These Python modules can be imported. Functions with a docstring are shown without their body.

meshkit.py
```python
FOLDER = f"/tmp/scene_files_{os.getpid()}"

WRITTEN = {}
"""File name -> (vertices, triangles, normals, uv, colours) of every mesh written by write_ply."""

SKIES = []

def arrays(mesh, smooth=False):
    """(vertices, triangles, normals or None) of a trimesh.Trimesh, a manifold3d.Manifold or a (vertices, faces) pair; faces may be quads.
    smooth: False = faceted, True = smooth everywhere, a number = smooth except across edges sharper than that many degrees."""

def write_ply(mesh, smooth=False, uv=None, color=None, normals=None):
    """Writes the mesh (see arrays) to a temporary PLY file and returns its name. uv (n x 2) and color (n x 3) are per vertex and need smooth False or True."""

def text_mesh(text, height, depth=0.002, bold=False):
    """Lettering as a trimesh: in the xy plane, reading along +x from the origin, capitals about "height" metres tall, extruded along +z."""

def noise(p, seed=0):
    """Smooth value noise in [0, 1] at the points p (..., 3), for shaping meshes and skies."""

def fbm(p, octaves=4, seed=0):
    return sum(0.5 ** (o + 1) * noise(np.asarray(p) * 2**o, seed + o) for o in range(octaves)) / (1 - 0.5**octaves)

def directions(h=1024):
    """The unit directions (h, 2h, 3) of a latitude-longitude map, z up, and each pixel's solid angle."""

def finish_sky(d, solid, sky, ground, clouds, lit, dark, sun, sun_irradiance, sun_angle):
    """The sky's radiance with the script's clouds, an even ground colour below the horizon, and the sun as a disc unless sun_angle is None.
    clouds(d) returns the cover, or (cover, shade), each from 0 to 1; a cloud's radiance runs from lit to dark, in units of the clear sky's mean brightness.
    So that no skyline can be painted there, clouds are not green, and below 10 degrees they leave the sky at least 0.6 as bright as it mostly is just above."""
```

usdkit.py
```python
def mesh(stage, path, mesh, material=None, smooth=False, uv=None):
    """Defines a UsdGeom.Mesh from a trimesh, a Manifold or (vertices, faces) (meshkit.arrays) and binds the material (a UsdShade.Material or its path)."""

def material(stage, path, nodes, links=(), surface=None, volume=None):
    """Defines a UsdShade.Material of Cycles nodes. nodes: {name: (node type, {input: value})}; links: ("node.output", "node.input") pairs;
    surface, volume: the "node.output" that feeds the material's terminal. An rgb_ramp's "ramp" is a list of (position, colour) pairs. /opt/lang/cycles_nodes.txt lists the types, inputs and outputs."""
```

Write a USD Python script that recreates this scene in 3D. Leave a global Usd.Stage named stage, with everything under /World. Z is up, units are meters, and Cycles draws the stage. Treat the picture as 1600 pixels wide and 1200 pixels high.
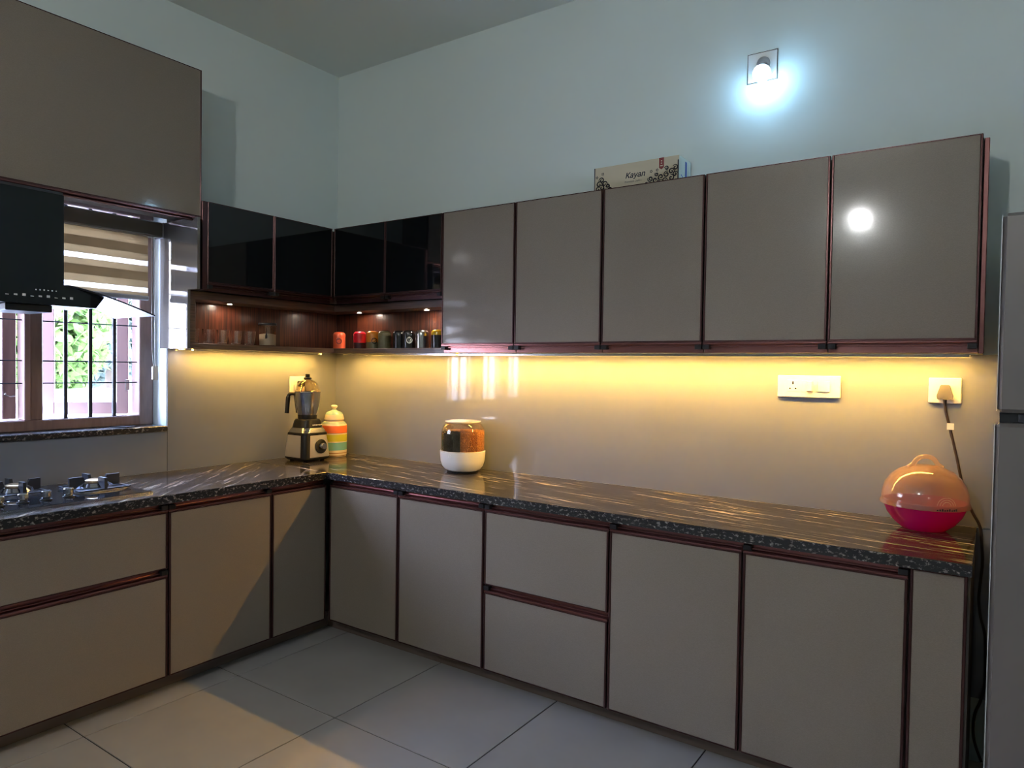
import math, random
import numpy as np, trimesh, usdkit, meshkit
from shapely.geometry import Polygon, Point, box as sbox
from trimesh.creation import icosphere, revolve, extrude_polygon
from pxr import Usd, UsdGeom, UsdLux, UsdShade, Gf, Sdf

stage = Usd.Stage.CreateInMemory()
UsdGeom.SetStageUpAxis(stage, 'Z'); UsdGeom.SetStageMetersPerUnit(stage, 1.0)
UsdGeom.Xform.Define(stage, '/World'); UsdGeom.Scope.Define(stage, '/World/Looks')
RND = random.Random(7)

# ------------------------------------------------------------------ camera, sky, sun, exposure
CAM = (3.4892, -3.0611, 1.4176); YAW, PITCH, ROLL, FPX = -0.6048, -0.0239, 0.0147, 1094.69
EXPOSURE = 1.6
BULB_STRENGTH, FAR_BULB_STRENGTH, BULB_COLOR = 25.0, 530.0, (0.98, 0.97, 0.97)
LED_STRENGTH, LED_COLOR = 118.0, (1.0, 0.55, 0.10)
SPOT_STRENGTH, SPOT_COLOR = 210.0, (1.0, 0.80, 0.62)
SKY_STRENGTH, SUN_INTENSITY = 13.0, 45.0
cam = UsdGeom.Camera.Define(stage, '/World/camera')
_c, _s = math.cos, math.sin
_f = np.array([_s(YAW)*_c(PITCH), _c(YAW)*_c(PITCH), _s(PITCH)])
_r = np.array([_c(YAW), -_s(YAW), 0.0]); _u = np.cross(_r, _f)
_R = _r*_c(ROLL) + _u*_s(ROLL); _U = -_r*_s(ROLL) + _u*_c(ROLL)
_m = Gf.Matrix4d(*_R, 0, *_U, 0, *(-_f), 0, *CAM, 1)
cam.AddTransformOp().Set(_m)
cam.CreateHorizontalApertureAttr(36.0); cam.CreateVerticalApertureAttr(27.0)
cam.CreateFocalLengthAttr(36.0*FPX/1600.0)
cam.CreateClippingRangeAttr(Gf.Vec2f(0.05, 500)); cam.CreateExposureAttr(EXPOSURE)

dome = UsdLux.DomeLight.Define(stage, '/World/sky')
dome.CreateIntensityAttr(1.0)
skym = usdkit.material(stage, '/World/Looks/sky_dome', {
    't': ('texture_coordinate', {}), 's': ('separate_xyz', {}),
    'r': ('rgb_ramp', {'ramp': [(0.0, (.74, .76, .95)), (0.15, (.70, .76, 1.0)), (0.6, (.40, .54, .95)), (1.0, (.22, .42, .88))]}),
    'b': ('background_shader', {'strength': SKY_STRENGTH})},
    [('t.generated', 's.vector'), ('s.z', 'r.fac'), ('r.color', 'b.color')], surface='b.background')
UsdShade.MaterialBindingAPI.Apply(dome.GetPrim()).Bind(skym)
sun = UsdLux.DistantLight.Define(stage, '/World/sun')
sun.CreateIntensityAttr(SUN_INTENSITY); sun.CreateAngleAttr(0.53); sun.CreateColorAttr(Gf.Vec3f(1.0, .95, .86))
sun.AddRotateXYZOp().Set(Gf.Vec3f(0, 38, 25))     # shines down towards -x, over the roof of the house

# ------------------------------------------------------------------ helpers
_used = {}
def numbered(parent, name):
    k = (parent, name); n = _used.get(k, 0); _used[k] = n + 1
    return name if n == 0 else f'{name}_{n:03d}'
_loc = {}
def tag(p, label=None, cat=None, group=None, kind=None):
    for k, v in (('label', label), ('category', cat), ('group', group), ('kind', kind)):
        if v: p.SetCustomDataByKey(k, v)
    return p
def thing(name, label, cat, loc=(0, 0, 0), group=None, kind=None, rotz=0):
    path = '/World/' + numbered('/World', name)
    x = UsdGeom.Xform.Define(stage, path)
    x.AddTranslateOp().Set(Gf.Vec3d(*loc))
    if rotz: x.AddRotateZOp().Set(rotz)
    _loc[path] = (np.array(loc, float), rotz)
    tag(x.GetPrim(), label, cat, group, kind)
    return path
def part(parent, name, mesh, mat, smooth=False, label=None, local=False, kind=None):
    """one Mesh under parent; mesh in world coordinates unless local"""
    root = '/'.join(parent.split('/')[:3])
    if not isinstance(mesh, trimesh.Trimesh): mesh = trimesh.util.concatenate(mesh)
    if not local and root in _loc:
        mesh = mesh.copy(); mesh.apply_translation(-_loc[root][0])
    path = parent + '/' + numbered(parent, name)
    p = usdkit.mesh(stage, path, mesh, M[mat] if mat in M else mat, smooth=smooth)
    tag(p.GetPrim(), label, None, None, kind)
    return path
def single(name, mesh, mat, label, cat, smooth=False, group=None, kind=None):
    path = '/World/' + numbered('/World', name)
    if not isinstance(mesh, trimesh.Trimesh): mesh = trimesh.util.concatenate(mesh)
    p = usdkit.mesh(stage, path, mesh, M[mat], smooth=smooth)
    tag(p.GetPrim(), label, cat, group, kind)
    return path
def struct(name, mesh, mat, label=None, smooth=False):
    return single(name, mesh, mat, label, None, smooth, None, 'structure')
def dup(src, loc, label, group=None, rotz=None):
    base = src.split('/')[-1]
    stem = base[:-4] if base[-4:-3] == '_' and base[-3:].isdigit() else base
    path = '/World/' + numbered('/World', stem)
    x = UsdGeom.Xform.Define(stage, path)
    x.GetPrim().GetReferences().AddInternalReference(src)
    x.GetPrim().CreateAttribute('xformOp:translate', Sdf.ValueTypeNames.Double3).Set(Gf.Vec3d(*loc))
    if rotz is not None:
        x.GetPrim().CreateAttribute('xformOp:rotateZ', Sdf.ValueTypeNames.Float).Set(rotz)
        x.GetXformOpOrderAttr().Set(['xformOp:translate', 'xformOp:rotateZ'])
    x.GetPrim().SetInstanceable(True)
    tag(x.GetPrim(), label, None, group)
    return path

def bx(x0, x1, y0, y1, z0, z1, b=0.0):
    x0, x1 = sorted((x0, x1)); y0, y1 = sorted((y0, y1)); z0, z1 = sorted((z0, z1))
    if b <= 0:
        m = trimesh.creation.box([x1-x0, y1-y0, z1-z0]); m.apply_translation([(x0+x1)/2, (y0+y1)/2, (z0+z1)/2]); return m
    b = min(b, (x1-x0)*.45, (y1-y0)*.45, (z1-z0)*.45)
    P = []
    for x, sx in ((x0, 1), (x1, -1)):
        for y, sy in ((y0, 1), (y1, -1)):
            for z, sz in ((z0, 1), (z1, -1)):
                P += [(x, y+sy*b, z+sz*b), (x+sx*b, y, z+sz*b), (x+sx*b, y+sy*b, z)]
    return trimesh.convex.convex_hull(np.array(P))
def fixw(m):
    if m.volume < 0: m.invert()
    return m
def lathe(prof, loc=(0, 0, 0), seg=48):
    m = fixw(revolve(np.array(prof, float), sections=seg)); m.apply_translation(loc); return m
def ext(poly, axis, a0, a1):
    m = extrude_polygon(poly if isinstance(poly, Polygon) else Polygon(poly), a1-a0, engine='earcut'); m.apply_translation([0, 0, a0])
    v = np.array(m.vertices)
    if axis == 'x': m = trimesh.Trimesh(v[:, [2, 0, 1]], m.faces, process=False)
    if axis == 'y': m = trimesh.Trimesh(v[:, [0, 2, 1]], m.faces[:, ::-1], process=False)
    return m
def rrect(w, h, r, n=5):
    return sbox(-w/2+r, -h/2+r, w/2-r, h/2-r).buffer(r, quad_segs=n)
def smoothpath(P, n=10):
    P = np.array(P, float); Q = np.vstack([2*P[0]-P[1], P, 2*P[-1]-P[-2]]); out = []
    for i in range(1, len(Q)-2):
        for t in np.linspace(0, 1, n, endpoint=False):
            a, b, c, d = Q[i-1], Q[i], Q[i+1], Q[i+2]
            out.append(.5*((2*b)+(-a+c)*t+(2*a-5*b+4*c-d)*t*t+(-a+3*b-3*c+d)*t**3))
    return np.vstack(out + [P[-1]])
def tube(P, r, sides=8, flat=None):
    p = np.array(P, float); t = np.gradient(p, axis=0); t /= np.linalg.norm(t, axis=1, keepdims=True)
    a = np.cross(t[0], [0, 0, 1.0]); a = a if np.linalg.norm(a) > .05 else np.cross(t[0], [1.0, 0, 0]); a /= np.linalg.norm(a)
    rings = []; r = np.broadcast_to(r, (len(p),))
    for i in range(len(p)):
        a = a - t[i]*(a@t[i]); a /= np.linalg.norm(a); b = np.cross(t[i], a)
        an = np.arange(sides)*2*np.pi/sides
        rings.append(p[i]+r[i]*(np.cos(an)[:, None]*a+np.sin(an)[:, None]*b))
    v = np.vstack(rings + [p[:1], p[-1:]]); n = len(p); F = []
    for i in range(n-1):
        for j in range(sides):
            k = (j+1) % sides
            F += [[i*sides+j, i*sides+k, (i+1)*sides+k], [i*sides+j, (i+1)*sides+k, (i+1)*sides+j]]
    for j in range(sides):
        k = (j+1) % sides
        F += [[n*sides, k, j], [n*sides+1, (n-1)*sides+j, (n-1)*sides+k]]
    return fixw(trimesh.Trimesh(v, F, process=False))
def loft(sections, cap=True):
    n = len(sections[0]); v = np.vstack(sections); F = []
    for i in range(len(sections)-1):
        for j in range(n):
            k = (j+1) % n
            F += [[i*n+j, i*n+k, (i+1)*n+k], [i*n+j, (i+1)*n+k, (i+1)*n+j]]
    if cap:
        v = np.vstack([v, sections[0].mean(0)[None], sections[-1].mean(0)[None]]); c0, c1 = len(v)-2, len(v)-1; b = (len(sections)-1)*n
        for j in range(n):
            k = (j+1) % n
            F += [[c0, k, j], [c1, b+j, b+k]]
    return fixw(trimesh.Trimesh(v, F, process=False))
def rsq(cx, cy, z, a, r, n=7):
    p = np.array(rrect(2*a, 2*a, r, n).exterior.coords)[:-1]
    p = p if Polygon(p).exterior.is_ccw else p[::-1]
    return np.c_[p[:, 0]+cx, p[:, 1]+cy, np.full(len(p), z)]
def align(m, d):
    """turn +z of mesh m to direction d"""
    m = m.copy(); m.apply_transform(trimesh.geometry.align_vectors([0, 0, 1], d)); return m
def front_text(txt, h, x, z, y, depth=.0006, bold=False, slant=0.0):
    m = meshkit.text_mesh(txt, h, depth, bold); v = np.array(m.vertices)
    w = v[:, 0].max()
    return trimesh.Trimesh(np.c_[v[:, 0]-w/2+x+slant*v[:, 1], y-v[:, 2], v[:, 1]+z], m.faces, process=False)

# ------------------------------------------------------------------ materials
M = {}
def pm(name, base, rough=.5, metal=0., noise=None, bump=None, **kw):
    """principled; noise=(scale vec, colour2, lo, hi); bump=(scale vec, strength)"""
    nodes = {'p': ('principled_bsdf', {'base_color': base, 'roughness': rough, 'metallic': metal, **kw})}
    links = []
    if noise or bump:
        nodes['g'] = ('geometry', {})
    if noise:
        sc, col2, lo, hi = noise
        nodes['mp'] = ('mapping', {'mapping_type': 'point', 'scale': sc}); nodes['n'] = ('noise_texture', {'scale': 1.0, 'detail': 4.0, 'roughness': .6})
        nodes['r'] = ('rgb_ramp', {'ramp': [(0, base), (lo, base), (hi, col2), (1, col2)]})
        links += [('g.position', 'mp.vector'), ('mp.vector', 'n.vector'), ('n.fac', 'r.fac'), ('r.color', 'p.base_color')]
    if bump:
        sc, st = bump
        nodes['mb'] = ('mapping', {'mapping_type': 'point', 'scale': sc}); nodes['nb'] = ('noise_texture', {'scale': 1.0, 'detail': 3.0})
        nodes['b'] = ('bump', {'strength': st, 'distance': .002})
        links += [('g.position', 'mb.vector'), ('mb.vector', 'nb.vector'), ('nb.fac', 'b.height'), ('b.normal', 'p.normal')]
    M[name] = usdkit.material(stage, '/World/Looks/' + name, nodes, links, surface='p.BSDF')
def emit(name, col, st):
    M[name] = usdkit.material(stage, '/World/Looks/' + name, {'e': ('emission', {'color': col, 'strength': st})}, [], surface='e.emission')

pm('wall_paint', (.66, .735, .715), .75, bump=((60, 60, 60), .08))
pm('ceiling_paint', (.74, .78, .74), .8)
pm('backsplash_tile', (.20, .212, .25), .05, noise=((3, 3, 3), (.19, .202, .238), .35, .7), specular_ior_level=.28)
pm('floor_tile', (.325, .31, .30), .33, noise=((5, 5, 5), (.305, .29, .28), .35, .7))
pm('grout', (.02, .02, .022), .8)
def champagne(name, base):
    pm(name, base, .5, .05, noise=((260, 260, 1500), tuple(c*.80 for c in base), .35, .65), coat_weight=.45, coat_roughness=.085, specular_ior_level=.2)
champagne('champagne_laminate', (.235, .196, .155))
pm('carcass_board', (.16, .14, .12), .6)
pm('rose_metal', (.24, .105, .10), .22, .9)
pm('rose_dark', (.075, .034, .033), .30, .8)
pm('black_plastic', (.010, .010, .011), .4, specular_ior_level=.25)
pm('black_glass', (.004, .005, .006), .03, specular_ior_level=.5)
pm('plinth_board', (.14, .10, .08), .45)
pm('granite_edge', (.010, .010, .012), .25, noise=((62, 62, 95), (.26, .245, .225), .54, .68), coat_weight=.3)
def granite(name, sc, rot=0):
    M[name] = usdkit.material(stage, '/World/Looks/' + name, {
        'g': ('geometry', {}), 'mr': ('mapping', {'mapping_type': 'point', 'rotation': (0, 0, rot)}),
        'm1': ('mapping', {'mapping_type': 'point', 'scale': sc}), 'm2': ('mapping', {'mapping_type': 'point', 'scale': (30, 30, 30)}),
        'n1': ('noise_texture', {'scale': 1.0, 'detail': 5.0, 'roughness': .62, 'distortion': .35}), 'n2': ('noise_texture', {'scale': 1.0, 'detail': 3.0}),
        'r1': ('rgb_ramp', {'ramp': [(0, (.014, .013, .014)), (.50, (.026, .022, .019)), (.58, (.075, .065, .055)), (.66, (.34, .30, .25)), (1, (.5, .46, .40))]}),
        'r2': ('rgb_ramp', {'ramp': [(0, (.55, .55, .55)), (.45, (.8, .8, .8)), (.7, (1.2, 1.2, 1.2)), (1, (1.3, 1.3, 1.3))]}),
        'x': ('mix', {'mix_type': 'multiply', 'fac': 1.0}),
        'p': ('principled_bsdf', {'roughness': .12, 'specular_ior_level': .34})},
        [('g.position', 'mr.vector'), ('mr.vector', 'm1.vector'), ('g.position', 'm2.vector'), ('m1.vector', 'n1.vector'), ('m2.vector', 'n2.vector'),
         ('n1.fac', 'r1.fac'), ('n2.fac', 'r2.fac'), ('r1.color', 'x.color1'), ('r2.color', 'x.color2'), ('x.color', 'p.base_color')], surface='p.BSDF')
granite('granite_along', (3.2, 42, 42), .12)
granite('granite_across', (3.2, 30, 30), .9)
def wood(name, c1, c2, sc, rough=.3):
    M[name] = usdkit.material(stage, '/World/Looks/' + name, {
        'g': ('geometry', {}), 'm': ('mapping', {'mapping_type': 'point', 'scale': sc}),
        'n': ('noise_texture', {'scale': 1.0, 'detail': 5.0, 'roughness': .65, 'distortion': .2}),
        'r': ('rgb_ramp', {'ramp': [(0, c1), (.38, c1), (.62, c2), (1, c2)]}),
        'p': ('principled_bsdf', {'roughness': rough, 'coat_weight': .3, 'coat_roughness': .12})},
        [('g.position', 'm.vector'), ('m.vector', 'n.vector'), ('n.fac', 'r.fac'), ('r.color', 'p.base_color')], surface='p.BSDF')
wood('niche_wood', (.028, .009, .0065), (.105, .030, .013), (110, 110, 3.5))
wood('niche_board', (.055, .030, .022), (.11, .060, .040), (5, 5, 120), .4)
wood('frame_wood', (.16, .095, .080), (.21, .13, .11), (30, 30, 4), .45)
pm('sash_paint', (.30, .185, .17), .5)
pm('dark_bar', (.015, .017, .026), .5)
pm('white_plastic', (.72, .70, .67), .3)
pm('grey_plastic', (.125, .112, .095), .45)
pm('steel', (.40, .39, .38), .22, 1.0)
pm('brushed_steel', (.66, .63, .60), .36, .85)
pm('polished_steel', (.42, .42, .43), .14, 1.0)
pm('steel_wing', (.20, .172, .185), .30, .9)
pm('fridge_silver', (.20, .18, .172), .30, .4)
pm('fridge_edge', (.55, .56, .60), .3, .4)
pm('dark_recess', (.008, .009, .012), .3)
pm('cable_brown', (.028, .016, .010), .45)
pm('cast_black', (.018, .019, .024), .42)
pm('cookware_blue', (.50, .52, .60), .22, .95)
pm('brass', (.62, .42, .22), .3, 1.0)
pm('white_print', (.62, .62, .60), .6)
pm('grey_print', (.18, .19, .20), .6)
pm('navy_print', (.020, .022, .038), .6)
pm('red_print', (.20, .022, .022), .55)
pm('blue_print', (.035, .085, .42), .55)
pm('carton_cream', (.56, .50, .37), .6)
pm('carton_white', (.62, .64, .56), .6)
pm('blind_case', (.13, .115, .085), .5)
pm('blind_rail', (.36, .36, .37), .4)
pm('cream_ceramic', (.66, .56, .42), .18, coat_weight=.4)
pm('dark_content', (.018, .017, .010), .55)
pm('grain_brown', (.34, .145, .045), .5)
pm('grain_orange', (.60, .29, .07), .5)
pm('powder_grey', (.42, .40, .37), .8)
pm('orange_enamel', (.78, .13, .05), .22, coat_weight=.4)
pm('red_enamel', (.72, .012, .03), .2, coat_weight=.4)
pm('amber_enamel', (.66, .22, .015), .22, coat_weight=.4)
pm('olive_enamel', (.13, .115, .05), .4)
pm('black_enamel', (.010, .009, .009), .2, coat_weight=.4)
pm('dark_red_glaze', (.055, .012, .014), .3)
pm('yellow_enamel', (.72, .42, .02), .2, coat_weight=.4)
pm('outdoor_plaster', (.80, .79, .78), .8)
pm('outdoor_ground', (.62, .58, .54), .9)
pm('bark', (.12, .085, .06), .9)
emit('bulb_glow', (.36, .68, 1.0), BULB_STRENGTH); emit('far_bulb_glow', BULB_COLOR, FAR_BULB_STRENGTH)
for k, f in (('led_glow', 1.0), ('led_glow_mid', .66), ('led_glow_soft', .62)): emit(k, LED_COLOR, LED_STRENGTH*f)
emit('spot_glow', SPOT_COLOR, SPOT_STRENGTH); emit('spot_soft', SPOT_COLOR, SPOT_STRENGTH*.22)
M['glass'] = usdkit.material(stage, '/World/Looks/glass', {'p': ('principled_bsdf', {'base_color': (1, 1, 1), 'roughness': 0.0, 'transmission_weight': 1.0, 'ior': 1.45})}, [], surface='p.BSDF')
def pane(name, tint, ior=1.45, rough=.02, gcol=(1, 1, 1)):
    M[name] = usdkit.material(stage, '/World/Looks/' + name, {'f': ('layer_weight', {'blend': .5}), 'q': ('math', {'math_type': 'power', 'value2': 4.0}), 'k': ('math', {'math_type': 'multiply_add', 'value2': .7, 'value3': .035}), 't': ('transparent_bsdf', {'color': tint}), 'g': ('glossy_bsdf', {'color': gcol, 'roughness': rough}), 'm': ('mix_closure', {})},
        [('f.facing', 'q.value1'), ('q.value', 'k.value1'), ('k.value', 'm.fac'), ('t.BSDF', 'm.closure1'), ('g.BSDF', 'm.closure2')], surface='m.closure')
pane('window_glass', (.95, .97, .97)); pane('clear_plastic', (.93, .88, .80), 1.5, .05)
def sheer(name, col, trans, transl):
    """transparent share, then translucent share of the rest"""
    M[name] = usdkit.material(stage, '/World/Looks/' + name, {'d': ('diffuse_bsdf', {'color': col}), 'l': ('translucent_bsdf', {'color': col}), 't': ('transparent_bsdf', {}),
        'a': ('mix_closure', {'fac': transl}), 'b': ('mix_closure', {'fac': trans})},
        [('d.BSDF', 'a.closure1'), ('l.BSDF', 'a.closure2'), ('a.closure', 'b.closure1'), ('t.BSDF', 'b.closure2')], surface='b.closure')
sheer('blind_tan', (.52, .43, .30), .0, .42); sheer('blind_dark', (.40, .31, .20), .0, .26); sheer('blind_sheer', (.80, .80, .82), .55, .6)
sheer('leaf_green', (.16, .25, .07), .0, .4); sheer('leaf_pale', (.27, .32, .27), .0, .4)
def frosted(name, col, trans, rough, tint=None):
    M[name] = usdkit.material(stage, '/World/Looks/' + name, {'d': ('diffuse_bsdf', {'color': col}), 'l': ('translucent_bsdf', {'color': col}), 't': ('transparent_bsdf', {'color': tint or col}), 'g': ('glossy_bsdf', {'color': (1, 1, 1), 'roughness': rough}), 'f': ('layer_weight', {'blend': .5}), 'q': ('math', {'math_type': 'power', 'value2': 4.0}), 'k': ('math', {'math_type': 'multiply_add', 'value2': .5, 'value3': .035}),
        'a': ('mix_closure', {'fac': .55}), 'b': ('mix_closure', {'fac': trans}), 'c': ('mix_closure', {})},
        [('d.BSDF', 'a.closure1'), ('l.BSDF', 'a.closure2'), ('a.closure', 'b.closure1'), ('t.BSDF', 'b.closure2'), ('k.value', 'c.fac'), ('b.closure', 'c.closure1'), ('f.facing', 'q.value1'), ('q.value', 'k.value1'), ('g.BSDF', 'c.closure2')], surface='c.closure')
frosted('pink_plastic', (.46, .008, .20), .10, .12); frosted('peach_plastic', (.50, .37, .29), .70, .10, (.98, .89, .84))
# striped pottery: painted bands, by height
def zramp(name, z0, z1, stops, rough=.18):
    M[name] = usdkit.material(stage, '/World/Looks/' + name, {'g': ('geometry', {}), 's': ('separate_xyz', {}), 'm': ('map_range', {'from_min': z0, 'from_max': z1, 'clamp': True}),
        'r': ('rgb_ramp', {'ramp': stops, 'interpolate': False}), 'p': ('principled_bsdf', {'roughness': rough, 'coat_weight': .4, 'coat_roughness': .06})},
        [('g.position', 's.vector'), ('s.z', 'm.value'), ('m.result', 'r.fac'), ('r.color', 'p.base_color')], surface='p.BSDF')

# ------------------------------------------------------------------ the room
H, ZC = 0.86, 3.2433
X1, Y1 = 4.75, -4.30
WY0, WY1, WZ0, WZ1 = -2.46, -1.12, 1.065, 2.21        # window opening
fl = struct('floor', bx(-.25, X1+.25, Y1-.25, .25, -.15, -.003), 'grout', 'floor of large square light grey tiles with thin dark joints')
gx = [-.01] + [.0455+.6465*k for k in range(8)] + [X1]; gy = [.0] + [-.512-.654*k for k in range(6)] + [Y1]
for i in range(len(gx)-1):
    for j in range(len(gy)-1):
        if gx[i+1]-gx[i] > .01: part(fl, 'tile', bx(gx[i]+.0026, gx[i+1]-.0026, gy[j+1]+.0026, gy[j]-.0026, -.012, 0, .0008), 'floor_tile')
struct('ceiling', bx(-.25, X1+.25, Y1-.25, .25, ZC, ZC+.2), 'ceiling_paint', 'plain pale grey ceiling')
wl = struct('wall_left', [bx(-.23, 0, Y1-.2, 0, -.003, WZ0), bx(-.23, 0, Y1-.2, 0, WZ1, ZC), bx(-.23, 0, WY1, 0, WZ0, WZ1), bx(-.23, 0, Y1-.2, WY0, WZ0, WZ1)], 'wall_paint', 'pale painted wall with the barred window')
wb = struct('wall_back', bx(-.23, X1+.2, 0, .23, -.003, ZC), 'wall_paint', 'pale painted wall carrying the long row of cabinets')
struct('wall_right', bx(X1, X1+.2, Y1-.2, 0, -.003, ZC), 'wall_paint', 'pale painted wall past the fridge')
struct('wall_front', bx(0, X1, Y1-.2, Y1, -.003, ZC), 'wall_paint', 'pale painted wall facing the cabinets')
part(wb, 'backsplash_panel', bx(.0005, 3.80, -.008, -.0005, H, 1.4865), 'backsplash_tile', label='glossy cream tiled backsplash')
part(wb, 'lower_panel', bx(.0005, 3.80, -.006, -.0005, .235, H-.003), 'backsplash_tile')
part(wl, 'backsplash_panel', bx(.0005, .008, -1.118, -.0085, H, 1.4865), 'backsplash_tile')
part(wl, 'backsplash_panel', bx(.0005, .008, -2.9, -1.121, H, WZ0-.001), 'backsplash_tile')

# window: frame, bars, opened sashes
win = thing('window_1', 'barred wooden window with outward opening sashes over the hob', None, (-.13, -1.79, 1.1), kind='structure')
FX0, FX1 = -.19, -.11
def fr(y0, y1, z0, z1, nm='frame_post'): part(win, nm, bx(FX0, FX1, y0, y1, z0, z1, .004), 'frame_wood')
fr(-1.200, -1.128, 1.094, 2.205); fr(-1.715, -1.640, 1.145, 2.15); fr(-2.12, -2.045, 1.145, 2.15); fr(-2.455, -2.39, 1.094, 2.205)
fr(-2.39, -1.20, 1.094, 1.145, 'frame_rail'); fr(-2.39, -1.20, 2.15, 2.205, 'frame_rail')
part(win, 'frame_stop', bx(-.11, -.098, -1.720, -1.695, 1.145, 2.15, .003), 'sash_paint', label='pale lit edge strip of the mullion')
for y in (-1.538, -1.428, -1.316, -1.83, -1.94, -2.20, -2.30):
    part(win, 'vertical_bar', bx(-.139, -.123, y-.008, y+.008, 1.13, 2.16, .002), 'dark_bar')
for z in (1.312, 1.415, 1.599, 1.78, 1.96):
    part(win, 'grille_rod', tube([(-.140, -2.40, z), (-.140, -1.19, z)], .0032, 6), 'dark_bar')
part(win, 'sill', bx(-.23, .018, -2.47, -1.121, 1.066, 1.0935, .003), 'granite_edge', label='dark speckled granite sill')
def sash(h, t, w, z0, z1, mat, glass=True, stile=.052):
    """hinge point h (x,y), unit direction t of the sash's width"""
    h, t = np.array(h), np.array(t, float); t /= np.linalg.norm(t); n = np.array([-t[1], t[0]])
    def b(a0, a1, zz0, zz1, th=.018):
        m = bx(a0, a1, -th, th, zz0, zz1, .003); T = np.eye(4); T[:2, 0] = t; T[:2, 1] = n; T[:2, 3] = h; m.apply_transform(T); return m
    p = part(win, 'sash', [b(0, stile, z0, z1), b(w-stile, w, z0, z1), b(stile, w-stile, z0, z0+.062), b(stile, w-stile, z1-.06, z1)], mat)
    part(p, 'sash_pane', b(stile, w-stile, z0+.062, z1-.06, .003), 'window_glass' if glass else mat)
    return p
sp = sash((-.213, -1.205), (-.175, -.30), .375, 1.148, 2.14, 'sash_paint')
part(sp, 'hinge', bx(-.232, -.196, -1.226, -1.205, 1.27, 1.325, .002), 'steel')
part(win, 'shutter_board', bx(-.232, -.196, -1.772, -1.7155, 1.148, 2.15, .003), 'frame_wood', label='dark closed strip of shutter beside the mullion')
part(win, 'sash_stay', tube(smoothpath([(-.194, -1.722, 1.255), (-.190, -1.740, 1.251), (-.188, -1.758, 1.257), (-.188, -1.764, 1.263), (-.189, -1.759, 1.267)]), .0035, 6), 'steel')

# outside, seen bright through the window
single('courtyard_ground', bx(-30, -.24, -25, 25, -.45, -.30), 'outdoor_ground', 'sunlit bare ground outside the window', 'ground', kind='structure')
single('garden_wall', [bx(-4.9, -4.65, -14, 14, -.30, 1.05), bx(-4.95, -4.60, -14, 14, 1.05, 1.11)], 'outdoor_plaster', 'low white garden wall in full sun beyond the window', 'garden wall')
def bush(name, label, loc, h, r, n, mat, seed, group=None):
    rr = np.random.default_rng(seed)
    t = thing(name, label, 'tree', loc, group)
    part(t, 'trunk', tube([(0, 0, 0), (.04, .03, h*.3), (.0, -.05, h*.62)], [.13, .09, .04], 8), 'bark', True, local=True)
    d = rr.normal(size=(n, 3)); d /= np.linalg.norm(d, axis=1, keepdims=True)
    lump = .72 + .45*(meshkit.noise(d*2.2 + seed) - .3)
    c = d*(rr.uniform(.45, 1, n)**.5*lump)[:, None]*[r, r, h*.45] + [0, 0, h*.60]
    a = rr.normal(size=(n, 3)); a /= np.linalg.norm(a, axis=1, keepdims=True); b = np.cross(a, rr.normal(size=(n, 3))); b /= np.linalg.norm(b, axis=1, keepdims=True)
    s = rr.uniform(.09, .16, n)[:, None]
    v = np.stack([c-a*s, c+b*s*.45, c+a*s, c-b*s*.45], 1).reshape(-1, 3); i = np.arange(n)[:, None]*4
    part(t, 'foliage', trimesh.Trimesh(v, np.vstack([i+[0, 1, 2], i+[0, 2, 3]]), process=False), mat, local=True, kind='stuff')
bush('garden_tree', 'bright green bushy tree beyond the window, between mullion and opened sash', (-7.0, .95, -.3), 4.4, 1.25, 11000, 'leaf_green', 3)
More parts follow.
